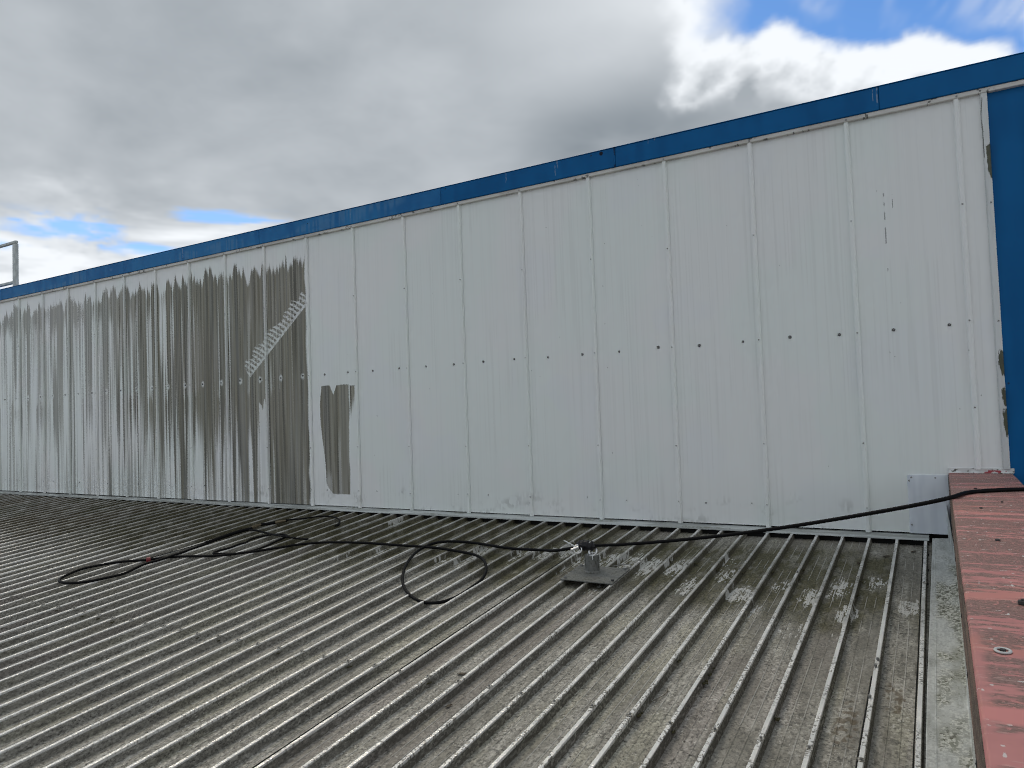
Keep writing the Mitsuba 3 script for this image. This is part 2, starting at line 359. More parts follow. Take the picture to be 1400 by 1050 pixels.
def apron_colour(p, n, uv):
    X, Y = p.x, p.y
    b = mix((0.40, 0.425, 0.415), (0.27, 0.285, 0.275), smoothstep(0.4, 0.65, fbm(X * 3, Y * 22, 2)))
    b = mix(b, (0.16, 0.165, 0.13), 0.75 * smoothstep(0.55, 0.72, fbm(X * 4, Y * 30, 7)) * smoothstep(0.35, 0.6, noise(X * 60, Y * 60)))
    return mix(b, (0.14, 0.14, 0.125), 0.55 * smoothstep(7.0, 4.0, X) * smoothstep(0.35, 0.6, fbm(X * 9, Y * 40, 4)))


def valley_colour(p, n, uv):
    X, Y = p.x, p.y
    g = lim(0.5 + 1.5 * (0.6 * noise(X * 110, Y * 100, 2) + 0.4 * noise(X * 230, Y * 210, 5) - 0.5))
    b = mix((0.33, 0.345, 0.335), (0.46, 0.475, 0.46), fbm(X * 18, Y * 7, 3))
    lich = smoothstep(0.30, 0.56, fbm(X * 9, Y * 5, 8) + 0.12 * (g - 0.5)) * smoothstep(13.405, 13.43, X + 0.03 * (fbm(X * 30, Y * 20, 2) - 0.5)) * smoothstep(-0.42, -0.70, Y + 0.3 * (fbm(X * 9, Y * 9, 1) - 0.5))
    lc = mix((0.10, 0.105, 0.060), (0.47, 0.47, 0.42), smoothstep(0.36, 0.70, g))
    b = mix(b * (0.80 + 0.4 * g), lc, 0.66 * lich)
    b = mix(b, (0.07, 0.07, 0.05), 0.8 * smoothstep(0.70, 0.80, noise(X * 80, Y * 70, 4)) * lich)
    return mix(b, (0.13, 0.14, 0.115), 0.55 * smoothstep(0.50, 0.78, fbm(X * 22, Y * 7, 12)) * smoothstep(0.3, 0.7, g))


def red_colour(p, n, uv):
    X, Y = p.x, p.y
    b = mix((0.320, 0.128, 0.119), (0.395, 0.168, 0.158), fbm(X * 6, Y * 14, 3))
    b = mix(b, (0.37, 0.145, 0.115), 0.5 * smoothstep(0.55, 0.7, fbm(X * 2.5, Y * 5, 6)))
    far = smoothstep(-4.3, -2.2, Y)
    st = 0.42 * noise(X * 3.0, Y * 17, 3) + 0.33 * noise(X * 9, Y * 46, 5) + 0.25 * noise(X * 50, Y * 130, 8)
    k = smoothstep(0.36, 0.55, st + 0.06 * far - 0.01) * smoothstep(0.28, 0.55, noise(X * 140, Y * 170, 4) + 0.25)
    lichen = mix((0.085, 0.056, 0.047), (0.190, 0.118, 0.100), noise(X * 190, Y * 190, 2))
    rim = seg(X, 13.50, 13.545, 0.012) * smoothstep(-4.2, -4.4, Y)
    b = mix(b, lichen, 0.88 * k * (1 - 0.85 * rim))
    b = mix(b, (0.42, 0.30, 0.27), 0.30 * smoothstep(0.70, 0.80, noise(X * 9, Y * 110, 9)) * smoothstep(0.5, 0.7, noise(X * 60, Y * 120, 1)))
    b = mix(b, (0.45, 0.44, 0.42), 0.8 * smoothstep(0.925, 0.94, noise(X * 60, Y * 75, 21)))
    bare = (1 - smoothstep(0.3, 1.0, dr.square((Y + 4.835) / 0.05) + dr.square((X - 13.60) / 0.20) + 0.4 * (fbm(X * 30, Y * 30) - 0.5)))
    return mix(b, (0.42, 0.162, 0.150), bare)


def lip_colour(p, n, uv):
    X, Y, Z = p.x, p.y, p.z
    k = smoothstep(0.35, 0.65, fbm(Y * 4, Z * 22, 5))
    b = mix((0.060, 0.042, 0.035), (0.125, 0.075, 0.060), k)
    return mix(b, (0.17, 0.15, 0.11), 0.6 * smoothstep(0.6, 0.75, noise(Y * 60, Z * 80, 2)))


def blue_mark(p, lo, hi, marks):
    X, Z = p.x, p.z
    b = mix(lo, hi, smoothstep(0.3, 0.7, 0.5 * fbm(X * 1.4, Z * 3, 4) + 0.5 * noise(X * 14, Z * 2.2, 7)))
    v1, v2, vr = voronoi(X * 3, Z * 3 + 5)
    b = mix(b, (0.02, 0.03, 0.05), (1 - smoothstep(0.012, 0.03, v1)) * smoothstep(0.8, 0.82, vr))
    for mx, z0, z1, w in marks:
        wob = 0.006 * (noise(Z * 30, mx) - 0.5)
        b = mix(b, (0.45, 0.48, 0.50), 0.38 * seg(X + wob, mx - w, mx + w, w * 0.6) * seg(Z, z0, z1, 0.01) * smoothstep(0.3, 0.5, noise(Z * 60, X * 200)))
    return b


def blue_colour(p, n, uv):
    b = blue_mark(p, (0.0020, 0.088, 0.250), (0.0030, 0.106, 0.290), [(10.36, 3.43, 3.53, .006), (10.335, 3.36, 3.46, .004), (11.30, 3.47, 3.53, .004), (11.36, 3.49, 3.53, .005), (13.19, 3.36, 3.5, .005), (13.16, 3.4, 3.5, .003), (9.77, 3.40, 3.5, .004)])
    X, Z = p.x, p.z
    spot = 1 - smoothstep(0.016, 0.022, dr.sqrt(dr.square(X - 10.83) + dr.square(Z - 3.475)))
    run = seg(X, 10.955, 10.97, 0.004) * smoothstep(0.4, 0.55, noise(X * 80, Z * 25))
    return mix(b, (0.008, 0.010, 0.02), lim(spot + 0.7 * run))


def faded_colour(p, n, uv):
    b = blue_mark(p, (0.006, 0.110, 0.300), (0.016, 0.150, 0.360), [(4.5, 3.36, 3.5, .008), (7.63, 3.4, 3.5, .004)])
    chalk = smoothstep(0.50, 0.66, fbm(p.x * 1.1, p.z * 6, 8)) * smoothstep(0.3, 0.6, noise(p.x * 40, p.z * 3, 3))
    return mix(b, (0.075, 0.205, 0.375), 0.55 * chalk)


def trim_colour(p, n, uv):
    X, Z = p.x, p.z
    b = mix((0.56, 0.545, 0.51), (0.46, 0.44, 0.41), smoothstep(0.45, 0.7, fbm(X * 4, Z * 20, 3)))
    return mix(b, (0.06, 0.06, 0.055), 0.85 * smoothstep(0.74, 0.82, noise(X * 9, Z * 25, 2)) * smoothstep(0.55, 0.65, noise(X * 70, Z * 60, 4)))


def corner_colour(p, n, uv):
    X, Z = p.x, p.z
    b = mix((0.57, 0.59, 0.58), (0.48, 0.495, 0.49), smoothstep(0.4, 0.7, fbm(X * 20, Z * 2, 3)))
    r = 0.014 * (fbm(X * 90, Z * 30, 6) - 0.5)
    peel = mi.Float(0)
    for z0, z1, xa in ((2.64, 2.895, 13.886), (1.18, 1.35, 13.880), (0.955, 1.08, 13.886), (0.73, 0.925, 13.888)):
        peel = dr.maximum(peel, seg(Z + 4 * r, z0, z1, 0.006) * smoothstep(-0.002, 0.002, X - xa - 0.02 * lim((z0 + 0.08 - Z) / 0.1) + r))
    under = mix((0.040, 0.043, 0.024), (0.075, 0.078, 0.046), noise(X * 120, Z * 45, 2))
    b = mix(b, under, peel)
    crack = (1 - smoothstep(0.002, 0.004, dr.abs(X - 13.872 + 0.02 * (fbm(Z * 8, 2) - 0.5)))) * seg(Z, 2.8, 3.25, 0.01)
    return mix(b, (0.05, 0.05, 0.045), lim(0.8 * crack))


def joint_colour(p, n, uv):
    X, Z = p.x, p.z
    b = mix((0.62, 0.63, 0.62), (0.50, 0.505, 0.495), smoothstep(0.4, 0.65, fbm(X * 16, Z * 30, 3)))
    red = seg(X, 13.74, 13.90, 0.02) * smoothstep(0.50, 0.58, noise(X * 70, Z * 90, 2)) * seg(Z, 0.462, 0.485, 0.006)
    b = mix(b, (0.30, 0.045, 0.055), red)
    return mix(b, (0.08, 0.08, 0.07), smoothstep(0.80, 0.86, noise(X * 60, Z * 80, 6)))


def steel_colour(p, n, uv):
    g = fbm(p.x * 60, p.y * 60 + p.z * 25, 4)
    b = mix((0.095, 0.097, 0.090), (0.185, 0.187, 0.175), g)
    return mix(b, (0.075, 0.075, 0.055), 0.7 * smoothstep(0.62, 0.74, noise(p.x * 110, p.y * 110, p.z * 60)))


def rail_colour(p, n, uv):
    return mix((0.34, 0.36, 0.34), (0.52, 0.54, 0.51), smoothstep(0.25, 0.75, fbm(p.x * 25, p.y * 25, p.z * 9)))


def wall_bump(p, n, uv):
    return fbm(p.x * 1.6, p.z * 0.9, 3) + 0.05 * noise(p.x * 90, p.z * 60, 2)


scene['mat_wall'] = bumped(principled(wall_colour, wall_rough, spec=0.45), wall_bump, 0.006, 4e-3)
scene['mat_cover'] = principled(cover_colour, 0.45, spec=0.45)
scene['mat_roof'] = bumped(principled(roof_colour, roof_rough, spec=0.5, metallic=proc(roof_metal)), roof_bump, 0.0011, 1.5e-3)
scene['mat_apron'] = principled(apron_colour, 0.55)
scene['mat_valley'] = bumped(principled(valley_colour, 0.75), roof_bump, 0.0012, 1.5e-3)
scene['mat_red'] = bumped(principled(red_colour, 0.62), roof_bump, 0.0007, 1.5e-3)
scene['mat_lip'] = principled(lip_colour, 0.8)
scene['mat_blue'] = principled(blue_colour, 0.45, spec=0.12)
scene['mat_faded'] = principled(faded_colour, 0.55, spec=0.2)
scene['mat_trim'] = principled(trim_colour, 0.55)
scene['mat_corner'] = principled(corner_colour, 0.5)
scene['mat_joint'] = principled(joint_colour, 0.6)
scene['mat_plate'] = principled(lambda p, n, uv: mix((0.66, 0.70, 0.74), (0.58, 0.62, 0.67), smoothstep(0.3, 0.75, 0.6 * fbm(p.x * 9, p.z * 5, 2) + 0.4 * noise(p.x * 45, p.z * 4, 6))), 0.4, spec=0.5)
scene['mat_steel'] = principled(steel_colour, 0.55, metallic=0.25)
scene['mat_bright'] = principled((0.72, 0.72, 0.71), 0.22, metallic=1.0)
scene['mat_rail'] = principled(rail_colour, 0.5, metallic=0.35)
scene['mat_rubber'] = principled((0.005, 0.005, 0.0055), 0.55, spec=0.08)
scene['mat_tape'] = principled((0.006, 0.006, 0.008), 0.4, spec=0.3)
scene['mat_foam'] = principled((0.012, 0.012, 0.011), 0.9, spec=0.2)
scene['mat_red_tape'] = principled((0.16, 0.010, 0.016), 0.5)
scene['mat_brass'] = principled((0.13, 0.105, 0.065), 0.55, metallic=0.4)
scene['mat_white_plastic'] = principled((0.62, 0.63, 0.62), 0.4)
scene['mat_washer'] = principled((0.030, 0.030, 0.030), 0.6)
scene['mat_screw'] = principled((0.20, 0.20, 0.195), 0.45, metallic=0.4)
scene['mat_painted_screw'] = principled((0.40, 0.41, 0.40), 0.5)
scene['mat_cap'] = principled(lambda p, n, uv: mix((0.36, 0.35, 0.32), (0.10, 0.095, 0.08), smoothstep(0.45, 0.65, noise(p.x * 160, p.y * 160, 2))), 0.6)
scene['mat_moss'] = principled(lambda p, n, uv: mix((0.022, 0.020, 0.010), (0.060, 0.055, 0.026), noise(p.x * 200, p.y * 200, p.z * 200)), 0.9, spec=0.2)
scene['mat_leaf'] = principled((0.045, 0.033, 0.020), 0.7)
scene['mat_twig'] = principled((0.10, 0.085, 0.06), 0.8)

# ------------------------------------------------------------------ the tall wall
wall = 'metal_clad_wall'
tag(wall, 'long white sheet metal wall with algae streaked left half, rising behind the ribbed roof', 'wall')
ZT = 3.285


def panel_mesh(xa, xb, zb=0.0):
    xs, ys = [xa], [0.0]
    w = xb - xa
    for f in (0.17, 0.34, 0.50, 0.66, 0.83):
        c = xa + f * w
        if 0.03 < f * w < w - 0.03 and w > 0.4:
            xs += [c - 0.010, c - 0.003, c + 0.003, c + 0.010]
            ys += [0.0, -0.0003, -0.0003, 0.0]
    xs.append(xb)
    ys.append(0.0)
    face = [[(x, y, z) for x, y in zip(xs, ys)] for z in (ZT, zb)]
    back = [[(x, y + 0.0012, z) for x, y in zip(xs, ys)] for z in (zb, zb + 0.05)]
    return loft([*face, *back])


def cover_mesh(x, zb=-0.012):
    pr = [(-0.0190, 0.0), (-0.0160, -0.022), (-0.0115, -0.0255), (0.0105, -0.0255), (0.0150, -0.022), (0.0165, -0.0055), (0.0235, -0.0050)]
    rows = [[(x + a, b, z) for a, b in pr] for z in (ZT, zb)]
    m = loft(rows)
    end = trimesh.Trimesh([(x + a, b, zb) for a, b in pr], [[0, i, i + 1] for i in range(1, len(pr) - 1)], process=False)
    return cat(m, end)


SEAMS = [k * W for k in range(-4, 19)]
lean = {8: -.006, 9: .008, 10: .010, 11: .012, 16: -.012, 17: .004}
for k in range(len(SEAMS) - 1):
    put('panel', mikit.ply(panel_mesh(SEAMS[k], SEAMS[k + 1]), 'mat_wall'), wall)
put('panel', mikit.ply(panel_mesh(SEAMS[-1], 13.868, 0.02), 'mat_wall'), wall)
for k, x in enumerate(SEAMS):
    put('seam_cover', mikit.ply(cover_mesh(x, 0.49 if k == len(SEAMS) - 1 else -0.012), 'mat_cover'), wall)

wash = cat(trimesh.creation.cylinder(0.0125, 0.003, sections=14), trimesh.creation.cone(0.0110, 0.004, sections=14))
hexh = trimesh.creation.cylinder(0.0065, 0.010, sections=6)
hexh.apply_translation((0, 0, 0.006))
bolt_w, bolt_h = mikit.ply(wash, 'mat_washer'), mikit.ply(hexh, 'mat_screw')
small = trimesh.creation.cylinder(0.0065, 0.006, sections=8)
small_p, small_d = mikit.ply(small, 'mat_painted_screw'), mikit.ply(small, 'mat_screw')
rng = np.random.default_rng(5)
TO_FRONT = T().rotate([1, 0, 0], 90)
for k, x in enumerate(SEAMS[:-1]):
    for dx in (0.247, 0.628):
        if x < -1.6:
            continue
        jx, jz, s = rng.normal(0, .006), rng.normal(0, .004), rng.uniform(0.75, 1.15)
        key = put('bolt', {**bolt_w, 'to_world': T().translate([x + dx + jx, -0.002, 1.577 + jz]) @ TO_FRONT @ T().scale(s)}, wall)
        put('bolt_head', {**bolt_h, 'to_world': T().translate([x + dx + jx, -0.002, 1.577 + jz]) @ TO_FRONT @ T().scale(s)}, key)
        if rng.random() < 0.75 and not (x + dx > 13.2):
            dark = rng.random() < 0.4
            put('small_screw', {**(small_d if dark else small_p), 'to_world': T().translate([x + dx + rng.normal(0, .01), -0.002, 0.183 + rng.normal(0, .006)]) @ TO_FRONT @ T().scale(rng.uniform(.8, 1.5) if dark else 1.0)}, wall)
    if x > -1.6:
        for z in (2.478, 1.575, 0.697, 0.183):
            if k > 0:
                put('small_screw', {**(small_d if rng.random() < .45 else small_p), 'to_world': T().translate([x + .001, -0.0270, z + rng.normal(0, .005)]) @ TO_FRONT}, wall)
for x in SEAMS[2:]:
    put('small_screw', {**small_d, 'to_world': T().translate([x + .004, -0.0350, 3.297]) @ TO_FRONT @ T().scale(1.15)}, wall)
for z in (2.478, 1.60, 0.95):
    put('small_screw', {**small_d, 'to_world': T().translate([13.716, -0.0270, z]) @ TO_FRONT}, wall)
    put('small_screw', {**small_d, 'to_world': T().translate([13.895, -0.0285, z - .02]) @ TO_FRONT}, wall)

# trim under the fascia, then the fascia boards
for xa, xb in ((-3.048, 1.5), (1.502, 5.0), (5.002, 8.80), (8.802, 12.2), (12.202, 17.0)):
    put('drip_trim', mikit.ply(box(xa, xb, -0.034, 0.03, 3.283, 3.318, 0.003), 'mat_trim'), wall)
FAS = [(-3.05, 3.09, 'mat_faded'), (3.093, 6.05, 'mat_faded'), (6.053, 8.935, 'mat_faded'), (8.938, 10.97, 'mat_blue'), (10.973, 13.20, 'mat_blue'), (13.203, 17.0, 'mat_blue')]
for i, (xa, xb, m) in enumerate(FAS):
    dy = 0.0015 * (i % 2)
    key = put('fascia_board', mikit.ply(box(xa, xb, -0.046 - dy, 0.06, 3.3195, 3.502, 0.004), m), wall)
    if m == 'mat_faded':
        labels[key] = {'label': 'sun-faded paler blue fascia board'}
put('roof_capping', mikit.ply(box(-3.05, 17.0, -0.052, 0.20, 3.5035, 3.5095, 0.002), 'mat_blue'), wall)
put('backing', mikit.ply(cat(box(-3.05, 17.0, 0.062, 0.20, 0.06, 3.502), box(-3.05, 13.9, 0.05, 0.06, -0.2, 0.30)), 'mat_foam'), wall)
# corner trim, blue cladding beyond it
ct = loft([[(13.8665, -0.004, z), (13.871, -0.022, z), (13.8735, -0.027, z), (13.9095, -0.027, z), (13.912, -0.022, z), (13.912, 0.02, z)] for z in (3.283, 0.495)])
put('corner_trim', mikit.ply(ct, 'mat_corner'), wall)
for i in range(4):
    xa = 13.9125 + i * 0.80
    pr = [(xa, 0.004), (xa + 0.74, 0.004), (xa + 0.745, -0.008), (xa + 0.79, -0.008), (xa + 0.80, 0.004)]
    put('blue_panel', mikit.ply(loft([[(x, y, z) for x, y in pr] for z in (3.283, -4.0)]), 'mat_blue'), wall)
# cover plate at the foot of the wall
pm = cat(box(13.262, 13.520, -0.010, -0.003, -0.004, 0.446, 0.002), box(13.246, 13.2635, -0.0075, -0.002, -0.006, 0.444, 0.002))
put('cover_plate', mikit.ply(pm, 'mat_plate'), wall)
for x, z in ((13.275, 0.425), (13.435, 0.423), (13.262, 0.06), (13.258, 0.40)):
    put('small_screw', {**small_d, 'to_world': T().translate([x, -0.0105, z]) @ TO_FRONT}, wall)

# ------------------------------------------------------------------ the ribbed roof
roof = 'ribbed_metal_roof'
tag(roof, 'weathered ribbed metal roof sloping down from the foot of the white wall, mossy near the wall', 'roof')
CR = 0.0088


def sheet_profile(m_left):
    """x, height over the pan, from the lapped left edge over four ribs to the right."""
    out = []
    xl = X0 - PITCH * m_left
    ribs = [m for m in range(m_left, m_left - 4, -1) if m >= 0]
    gape = 0.016 if m_left == 13 else 0.005
    out += [(xl - 0.031, gape), (xl - 0.0165, gape * 0.8)]
    for j, m in enumerate(ribs):
        c = X0 - PITCH * m
        o = 0.0016 if j == 0 else 0.0
        if j:
            out.append((c - 0.0165, 0.0))
        out += [(c - CR - .0006, RH - 0.0007 + o), (c - CR + .0006, RH + o), (c + CR - .0006, RH + o), (c + CR + .0006, RH - 0.0007 + o), (c + 0.0165, 0.0)]
        if m == 0:
            out.append((c + 0.075, 0.0))
            break
        for f in (0.365, 0.635):
            s = c + f * PITCH
            out += [(s - 0.0042, 0.0), (s - 0.0014, 0.0022), (s + 0.0014, 0.0022), (s + 0.0042, 0.0)]
        if m == ribs[-1]:
            out.append((c + PITCH - 0.0180, 0.0))
    return np.array(out)


YS = np.concatenate([[0.035, -0.02], np.arange(-0.10, -6.0, -0.11), np.arange(-6.1, -12.1, -0.6)])
for m_left in range(1, 97, 4):
    pr = sheet_profile(m_left)
    near = m_left < 70
    ys = YS if near else np.concatenate([[0.035], np.arange(-0.1, -12.1, -1.2)])
    rows = []
    for y in ys:
        q = np.stack([pr[:, 0] * 3.1, np.full(len(pr), y * 1.4), np.full(len(pr), 0.3)], -1)
        dz = 0.0026 * (meshkit.noise(q, 3) - 0.5)
        q2 = np.stack([np.round((pr[:, 0] - X0) / PITCH) * 7.7, np.full(len(pr), y * 2.1), np.full(len(pr), 1.3)], -1)
        dx = 0.0024 * (meshkit.noise(q2, 8) - 0.5)
        rows.append(np.stack([pr[:, 0] + dx, np.full(len(pr), y), crest(y) - RH + pr[:, 1] + dz], -1))
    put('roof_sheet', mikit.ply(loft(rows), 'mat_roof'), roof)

# foam closers in the mouths under the flashing
for m in range(0, 88):
    xa, xb = X0 - PITCH * (m + 1) + 0.0165, X0 - PITCH * m - 0.0165
    put('foam_closer', mikit.ply(box(xa, xb, -0.062, -0.03, crest(-0.045) - RH - 0.005, crest(-0.045) + 0.0005), 'mat_foam'), roof) if m < 72 else None

# apron flashing: comes out from behind the wall sheets and lies on the ribs
for i, (xa, xb) in enumerate(((-3.05, 2.2), (2.19, 5.9), (5.89, 9.62), (9.61, 13.372))):
    n = max(2, int((xb - xa) / 0.3))
    rows = []
    for x in np.linspace(xa, xb, n):
        w = 0.004 * (meshkit.noise(np.array([x * 1.7, 0.2, 0.1]), 4) - 0.5)
        bow = 0.006 * math.sin(math.pi * np.clip((x - 4.0) / 8.5, 0, 1))
        o = 0.0012 * (i % 2)
        rows.append([(x, 0.030, -0.012 + o + bow), (x, 0.0, -0.0165 + o + bow), (x, -0.093, ZF + 0.0062 + o + w * .5), (x, YF - 0.001, ZF + 0.0042 + o + w * .5), (x, YF - 0.0015, ZF + 0.0010 + w * .5), (x, YF + 0.0005, ZF + 0.0010 + w * .5)])
    put('apron_flashing', mikit.ply(loft(rows), 'mat_apron'), roof)

# black beads added to stand in for the shaded gaps beside three ribs
for m, dx, dz, y0, y1 in ((13, -0.0125, 0.0015, -1.05, -5.6), (1, -0.0150, -0.012, -2.5, -6.5), (0, -0.0185, -RH + 0.002, -0.12, -6.5)):
    yy = np.arange(y0, y1, -0.08)
    px = X0 - PITCH * m + dx + 0.0012 * (meshkit.noise(np.stack([yy * 3, 0 * yy, 0 * yy + m], -1), 5) - 0.5)
    put('dark_gap_bead', mikit.ply(tube(np.stack([px, yy, crest(yy) + dz], -1), 0.0030 + 0.0012 * meshkit.noise(np.stack([yy * 5, 0 * yy, 0 * yy + m], -1), 9), 6), 'mat_foam'), roof)

# screws with caps, one row over a purlin, in every rib
capm = cat(trimesh.creation.cylinder(0.0105, 0.003, sections=12), trimesh.creation.box((0.024, 0.030, 0.0022)))
hd = trimesh.creation.cylinder(0.0052, 0.009, sections=6)
hd.apply_translation((0, 0, 0.005))
cap_p, head_p = mikit.ply(capm, 'mat_cap'), mikit.ply(hd, 'mat_screw')
tilt = math.degrees(math.atan(SL))
moss = []


def clump(x, y, z, s, seed):
    r = np.random.default_rng(seed)
    out = []
    for _ in range(int(r.integers(4, 9))):
        b = trimesh.creation.icosphere(1, 1.0)
        b.vertices *= (0.65 + 0.7 * r.random((len(b.vertices), 1)))
        b.apply_scale(np.array([s * r.uniform(.25, .5), s * r.uniform(.3, .8), s * r.uniform(.2, .4)]))
        b.apply_translation((x + r.normal(0, s * .35), y + r.normal(0, s * .8), z + abs(r.normal(0, s * .1))))
        out.append(b)
    return out


for row, yr in enumerate((-3.27, -1.07, -5.45)):
    for m in range(0, 60 if row == 0 else 42):
        if row == 1 and (m % 2 or m > 24):
            continue
        x = X0 - PITCH * m
        y = yr + rng.normal(0, 0.012)
        M = T().translate([x + rng.normal(0, .0015), y, crest(y) + 0.002]) @ T().rotate([1, 0, 0], tilt) @ T().rotate([0, 0, 1], rng.uniform(-15, 15)) @ T().scale(0.85 if row else 1.0)
        key = put('screw_cap', {**cap_p, 'to_world': M}, roof)
        put('screw_head', {**head_p, 'to_world': M}, key)
        if rng.random() < (0.35 if row == 0 else 0.6):
            moss += clump(x + 0.020, y - 0.015, crest(y) - 0.024, rng.uniform(.006, .012), 100 * row + m)
for x, y in ((13.16, -2.34), (13.152, -2.75), (13.155, -2.42)):
    M = T().translate([x, y, crest(y) + 0.003]) @ T().rotate([1, 0, 0], tilt)
    put('screw_head', {**head_p, 'to_world': M @ T().scale(1.3)}, roof)

# valley flashing between the last rib and the parapet
rows = []
for y in np.concatenate([[-0.02], np.arange(-0.10, -9.0, -0.12)]):
    a = 0.004 * (meshkit.noise(np.array([y * 1.9, 3.3, 0.2]), 2) - 0.5)
    z = crest(y)
    e = 13.3745 + 0.018 * float(np.clip((y + 2.6) / 2.4, 0, 1)) + 0.002 * (meshkit.noise(np.array([y * 6, 1.3, 0.2]), 2) - 0.5)
    rows.append([(e - .0005, y, z - RH - 0.002), (e, y, z + 0.001 + a), (e + .003, y, z + 0.003 + a), (13.4085, y, z + 0.002 + a), (13.411, y, z + 0.006 + a), (13.414, y, z + 0.004 + a), (13.470, y, z + 0.006 + a * 2), (13.527, y, z + 0.010 - a), (13.531, y, z + 0.014), (13.533, y, 0.40)])
put('valley_flashing', mikit.ply(loft(rows), 'mat_valley'), roof)
for i, y in enumerate((-0.42, -0.78, -1.06)):
    put('gap_clip', mikit.ply(box(13.366, 13.3735, y - 0.004, y + 0.004, crest(y) - 0.02, crest(y) - 0.004), 'mat_foam'), roof)

cf = loft([[(13.497 + 0.031 * t, -0.012 - 0.62 * t, crest(-0.012 - 0.62 * t) + zz) for zz in (0.012, 0.10, 0.26 - 0.16 * t)] for t in np.linspace(0, 1, 8)])
put('corner_flashing', mikit.ply(cf, 'mat_apron'), roof)

# ------------------------------------------------------------------ parapet with red coping
par = 'red_capped_parapet'
tag(par, 'low parapet with stained red metal coping at the right edge of the roof', 'parapet')
rows = []
for y in np.concatenate([[-0.004], np.arange(-0.08, -9.0, -0.16)]):
    w = 0.003 * (meshkit.noise(np.array([y * 1.2, 1.1, 0.7]), 6) - 0.5)
    rows.append([(13.523 + w, y, 0.452), (13.526 + w, y, 0.459), (13.531 + w, y, 0.461), (13.66, y, 0.4625 + w), (13.79, y, 0.462), (13.918, y, 0.461), (13.924, y, 0.459), (13.927, y, 0.452)])
put('coping', mikit.ply(loft(rows), 'mat_red', smooth=50), par)
rows = []
for y in np.concatenate([[-0.004], np.arange(-0.08, -9.0, -0.16)]):
    w = 0.003 * (meshkit.noise(np.array([y * 1.2, 1.1, 0.7]), 6) - 0.5)
    w2 = 0.03 * (meshkit.noise(np.array([y * 1.4, 4.1, 0.7]), 6) - 0.5)
    rows.append([(13.5225 + w, y, 0.4525), (13.5215 + w, y, 0.36), (13.5220, y, 0.12 + w2), (13.5300, y, 0.118 + w2)])
put('coping_lip', mikit.ply(loft(rows), 'mat_lip'), par)
put('core', mikit.ply(box(13.5345, 13.915, -9.0, -0.006, -1.5, 0.44), 'mat_lip'), par)
put('joint_flashing', mikit.ply(cat(box(13.521, 13.936, -0.012, -0.0015, 0.463, 0.499, 0.002), box(13.521, 13.93, -0.030, -0.010, 0.463, 0.468, 0.001)), 'mat_joint'), par)
ringm = trimesh.creation.torus(0.0145, 0.0035, major_sections=24, minor_sections=8)
ringm.apply_scale((1.0, 1.25, 0.8))
ringm.apply_translation((13.583, -4.452, 0.4645))
key = put('fixing_washer', mikit.ply(ringm, 'mat_painted_screw', smooth=True), par)
st = hexh.copy()
st.apply_scale((0.9, 1.1, 0.6))
st.apply_translation((13.583, -4.452, 0.4615))
put('fixing_head', mikit.ply(st, 'mat_washer'), key)
for x, y, s in ((13.655, -1.10, 1.0), (13.645, -2.02, 0.8), (13.66, -2.98, 1.0), (13.75, -1.75, .6)):
    put('coping_rivet', {**mikit.ply(trimesh.creation.cylinder(0.009 * s, 0.008, sections=10), 'mat_washer'), 'to_world': T().translate([x, y, 0.465])}, par)
for y in (-0.85, -1.42, -2.05, -3.15, -3.82, -4.4):
    put('lip_screw', {**bolt_w, 'to_world': T().translate([13.5205, y, 0.20 + 0.02 * math.sin(y * 9)]) @ T().rotate([0, 1, 0], -90) @ T().scale(0.7)}, par)
clipm = cat(box(13.646, 13.690, -4.008, -3.992, 0.4632, 0.475, 0.002), box(13.653, 13.690, -4.004, -3.996, 0.475, 0.479, 0.001))
put('black_clip', mikit.ply(clipm, 'mat_washer'), None, 'small black plastic clip lying on the red coping at the right edge of the picture', 'clip')

# ------------------------------------------------------------------ roof anchor
anc = 'roof_anchor'
tag(anc, 'short steel post on a square base plate fixed across three roof ribs', 'roof anchor')
xa, xb, ya, yb = X0 - 12 * PITCH - 0.014, X0 - 10 * PITCH + 0.014, -1.655, -1.31


def tilted(m, y0, lift=0.0):
    """follow the roof: shear z along y."""
    m.vertices[:, 2] += crest(y0) + SL * (m.vertices[:, 1] - y0) + lift
    return m


pl = tilted(box(xa, xb, ya, yb, 0.0035, 0.0125, 0.002), -1.465)
put('base_plate', mikit.ply(pl, 'mat_steel'), anc)
cx, cy = 11.200, -1.43
zb = crest(cy) + 0.012
post = trimesh.creation.revolve([(0.0, 0.0), (0.063, 0.0), (0.063, 0.004), (0.0555, 0.012), (0.0555, 0.122), (0.052, 0.126), (0.0, 0.126)], sections=40)
post.apply_translation((cx, cy, zb - 0.004))
put('post', mikit.ply(post, 'mat_steel', smooth=35), anc)
ztop = zb + 0.122
for sx, sy in ((xa + .03, ya + .03), (xb - .018, ya + .05), (xa + .03, yb - .03), (xb - .03, yb - .03)):
    b = trimesh.creation.cylinder(0.011, 0.012, sections=6)
    b.apply_translation((sx, sy, crest(sy) + 0.018))
    put('plate_bolt', mikit.ply(b, 'mat_washer' if sx > cx and sy < cy else 'mat_screw'), anc)
# eye nut on the post
eye = trimesh.creation.torus(0.028, 0.0095, major_sections=28, minor_sections=10)
eye.apply_transform(trimesh.transformations.rotation_matrix(math.radians(66), (1, 0.2, 0)))
eye.apply_translation((cx + 0.016, cy - 0.012, ztop + 0.026))
dome = trimesh.creation.revolve([(0, 0.018), (0.018, 0.016), (0.034, 0.008), (0.040, 0.0), (0.0, 0.0)][::-1], sections=28)
dome.apply_translation((cx + 0.008, cy, ztop))
put('eye_nut', mikit.ply(cat(eye, dome), 'mat_bright', smooth=40), anc)

